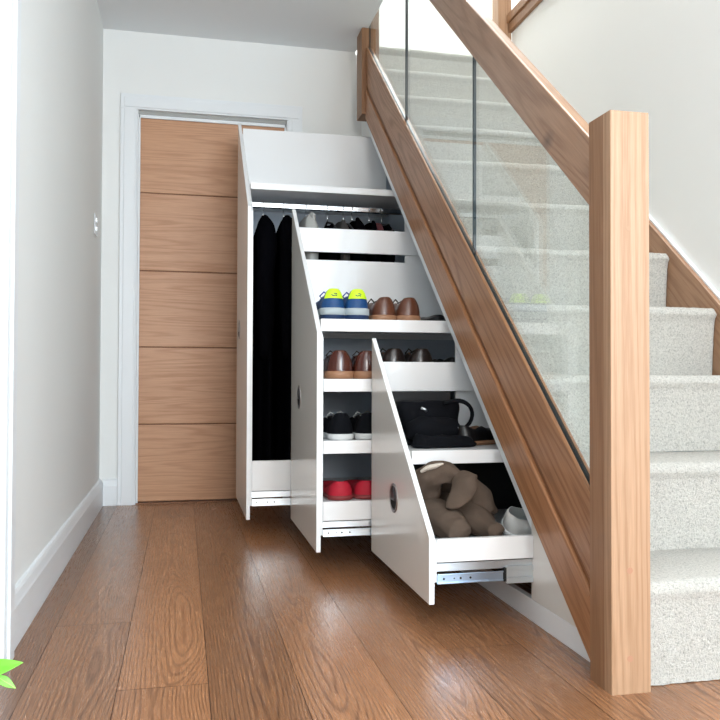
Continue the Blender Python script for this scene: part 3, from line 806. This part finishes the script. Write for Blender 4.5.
# ------------------------------------------------------------------ hangers and clothes on the rail
RY, RZ = 3.400, 1.355
hg = local(thing('coat_hanger', (.328, RY, RZ), '', 'hanger', 'hangers on the oval rail'))
m = MB()
pts = [(0, .016*math.sin(a), .002+.016*math.cos(a)) for a in [math.radians(-110+22*k_) for k_ in range(12)]]
pts += [(0, .004, -.024), (0, .0, -.034), (0, 0, -.062)]
m.tube(pts, .0019, 8); m.build('hook', M['chrome'], hg)
m = MB(); m.tube([(0, -.20, -.122), (0, -.12, -.088), (0, 0, -.060), (0, .12, -.088), (0, .20, -.122)], .0048, 8); m.build('shoulder_bar', M['dark'], hg)
hx = [.330, .417, .516, .609, .68, .719, .796, .853]
hl = ['hanger carrying the outermost long black coat at the left of the rail', 'hanger of the second black coat, beside the middle pull-out front',
      'hanger holding the pale grey shiny jacket', 'hanger just right of the pale grey jacket, carrying a small black garment',
      'hanger carrying the charcoal garment with rounded top', 'hanger carrying the broad black garment right of the charcoal one',
      'hanger carrying the dark garment with a dusky red edge', 'hanger nearest the stair string on the chrome rail']
for i, (x, lb) in enumerate(zip(hx, hl)):
    o = hg if i == 0 else copy_tree(hg); o.location = (x, RY, RZ); o['label'] = lb
def coat(label, x, w, ztop, zbot, mat, name='coat', cat='coat', lean=0, depth=.20, seed=0, sleeve=True, group='clothes on the chrome rail', edge=None, notch=False):
    r = thing(name, (x, RY, zbot), label, cat, group)
    m = MB(); rows = []; J = 26
    for j in range(J+1):
        t = j/J; z = ztop-(ztop-zbot)*t
        sw = min(1, .35+t*9) if t < .1 else 1
        d_ = depth*min(1, .22+1.05*math.sqrt(min(1, t*7)))
        ww = w*.5*(.30+.70*math.sin(math.pi/2*min(1, t*7)))*(1+.12*math.sin(t*5+seed))
        row = []
        for k_ in range(36):
            a = 2*math.pi*k_/36; c, s_ = math.cos(a), math.sin(a)
            fold = 1+.13*math.sin(a*5+seed+t*1.5)*min(1, t*3)
            row.append((x+lean*t+ww*fold*abs(c)**.8*(1 if c > 0 else -1), RY+d_*fold*abs(s_)**.8*(1 if s_ > 0 else -1), z+(.012*math.sin(a*3) if 0 < j else 0)))
        rows.append(row)
    m.grid(rows, closed=True); m.add(rows[0], [tuple(range(36))], 0, True); m.add(rows[-1], [tuple(range(36))], 0, True)
    m.build('body', M[mat], r, subsurf=1)
    if sleeve:
        m = MB(); lump(m, [(x-.004, RY-depth*.75, ztop-.012), (x-.008+lean*.3, RY-depth-.004, ztop-.10), (x-.012+lean*.6, RY-depth-.004, ztop-.32), (x-.008+lean*.8, RY-depth+.012, max(zbot+.08, ztop-.60))], [w*.16, w*.50, w*.46, w*.34], seed=seed, amp=.007, fr=9)
        m.build('sleeve', M[mat], r, subsurf=1)
    if edge:
        m = MB(); lump(m, [(x+.008, RY-depth*.8, ztop-.028), (x+.012, RY-depth-.004, ztop-.06), (x+.012, RY-depth, ztop-.16)], [.008, .014, .013], seed=seed, amp=.003)
        m.build('red_edge', M[edge], r)
    return r
coat('long black coat hanging outermost, at the left end of the chrome rail', .328, .082, 1.290, .24, 'blackcloth', lean=.004, depth=.205, seed=1)
coat('long black coat hanging second on the rail, tight against the middle pull-out front', .420, .085, 1.290, .22, 'blackcloth', lean=.01, depth=.21, seed=2.3)
coat('pale grey shiny jacket glimpsed above the middle pull-out rail', .516, .060, 1.310, .95, 'silver', 'jacket', 'jacket', depth=.20, seed=3)
coat('small black garment hanging just right of the pale grey jacket', .602, .046, 1.272, .55, 'blackcloth', 'jacket', 'jacket', depth=.20, seed=4)
coat('charcoal garment with rounded shoulder, third from the right on the rail', .655, .044, 1.292, .6, 'charcoal', 'jacket', 'jacket', depth=.20, seed=5)
coat('broad black garment hanging right beside the charcoal one', .718, .060, 1.298, .5, 'blackcloth', 'jacket', 'jacket', depth=.20, seed=6)
coat('dark garment with a dusky red edge, second from the right on the rail', .786, .044, 1.292, .6, 'blackcloth', 'jacket', 'jacket', depth=.20, seed=7, edge='burgundy')
coat('black garment hanging nearest the stair string, last on the rail', .847, .044, 1.282, .5, 'blackcloth', 'jacket', 'jacket', depth=.20, seed=8)

# ------------------------------------------------------------------ house plant at the picture's corner
PX, PY = -.43, 1.12
pl = thing('potted_plant', (PX, PY, 0), 'potted plant by the left doorway, two bright green leaves reaching in', 'plant')
m = MB(); m.tube([(PX, PY, 0), (PX, PY, .004), (PX, PY, .14), (PX, PY, .15)], [.055, .058, .075, .072], 28); m.build('pot', M['terracotta'], pl)
m = MB(); m.cyl((PX, PY, .146), .066, .006, 'z', 24); m.build('soil', M['soil'], pl)
m = MB(); m.tube([(PX, PY, .145), (-.40, 1.14, .20), (-.33, 1.18, .215), (-.265, 1.20, .207), (-.248, 1.20, .200)], [.003, .0026, .0022, .0017, .0012], 8)
m.build('stem', M['stem'], pl)
def leaf(base, tip, w, nrm, curl):
    b, t = Vector(base), Vector(tip); d = t-b; n = Vector(nrm).normalized(); s_ = d.cross(n).normalized()
    m = MB(); rows = []
    for i in range(13):
        q = i/12; ww = w*math.sin(math.pi*min(1, q**.8))**.85*(1-.15*q) if 0 < q < 1 else .0004
        c = b+d*q+n*curl*math.sin(math.pi*q)
        rows.append([c+s_*ww*u+n*(.22*ww*abs(u)) for u in (-1, -.6, -.25, 0, .25, .6, 1)])
    m.grid(rows)
    o = m.build('leaf', M['leaf'], pl, subsurf=1)
    so = o.modifiers.new('thick', 'SOLIDIFY'); so.thickness = .0006
    m = MB(); m.tube([r_[3]-n*.0002 for r_ in rows], .0006, 6); m.build('midrib', M['leafrib'], o)
leaf((-.292, 1.215, .204), (-.2165, 1.20, .2245), .0145, (-.05, -.75, .6), .004)
leaf((-.252, 1.203, .207), (-.2260, 1.20, .1895), .0068, (.1, -.8, .5), .001)

# ------------------------------------------------------------------ camera
f_px, yaw, pit, rol = 794.3, .2191, .0189, .0029
s, c = math.sin(yaw), math.cos(yaw); sp, cp_ = math.sin(pit), math.cos(pit)
Rt = Vector((c, -s, 0)); F = Vector((s*cp_, c*cp_, sp)); U = Vector((-s*sp, -c*sp, cp_))
Rr = math.cos(rol)*Rt + math.sin(rol)*U; Ur = math.cos(rol)*U - math.sin(rol)*Rt
cam = bpy.data.cameras.new('camera'); co = bpy.data.objects.new('camera', cam); COL.objects.link(co)
mt = Matrix((Rr, Ur, -F)).transposed().to_4x4(); mt.translation = Vector((0, 0, .63)); co.matrix_world = mt
cam.sensor_width = 36; cam.lens = f_px/720*36; cam.clip_start = .02
sc.camera = co

# ------------------------------------------------------------------ light
w = bpy.data.worlds.new('daylight'); sc.world = w; w.use_nodes = True
bgn = w.node_tree.nodes['Background']; bgn.inputs[0].default_value = (.74, .87, 1, 1); bgn.inputs[1].default_value = 2.0
def area(name, loc, size, sy, power, col, target):
    l = bpy.data.lights.new(name, 'AREA'); l.shape = 'RECTANGLE'; l.size = size; l.size_y = sy; l.energy = power; l.color = col
    o = bpy.data.objects.new(name, l); COL.objects.link(o); o.location = loc
    o.rotation_euler = (Vector(target)-Vector(loc)).to_track_quat('-Z', 'Y').to_euler(); return o
area('upstairs_skylight', (1.5, 4.75, 4.85), 1.2, .9, 85, (.92, .97, 1), (1.45, 5.1, 0))
area('upstairs_fill', (1.25, 2.6, 4.85), .7, 1.6, 60, (1, .99, .96), (1.25, 2.6, 0))  # added light above the stairwell, brightens carpet and glass
area('hall_fill', (.72, -3.02, 1.5), 1.4, 1.25, 96, (1, .985, .955), (.6, 3, 1.0))  # added light at the unseen window, brightens faces turned to the camera
area('side_fill', (1.66, -1.15, 1.35), 1.4, 1.4, 92, (.60, .82, 1), (-.4, 1.6, 1.0))  # added bluish light for the left wall, no known source
area('ceiling_downlights', (.40, .10, 2.29), .9, 1.5, 14, (1, .985, .95), (.40, .10, 0))
vs = sc.view_settings; vs.view_transform = 'Standard'; vs.look = 'None'; vs.gamma = 1; vs.use_curve_mapping = False; vs.exposure = 0
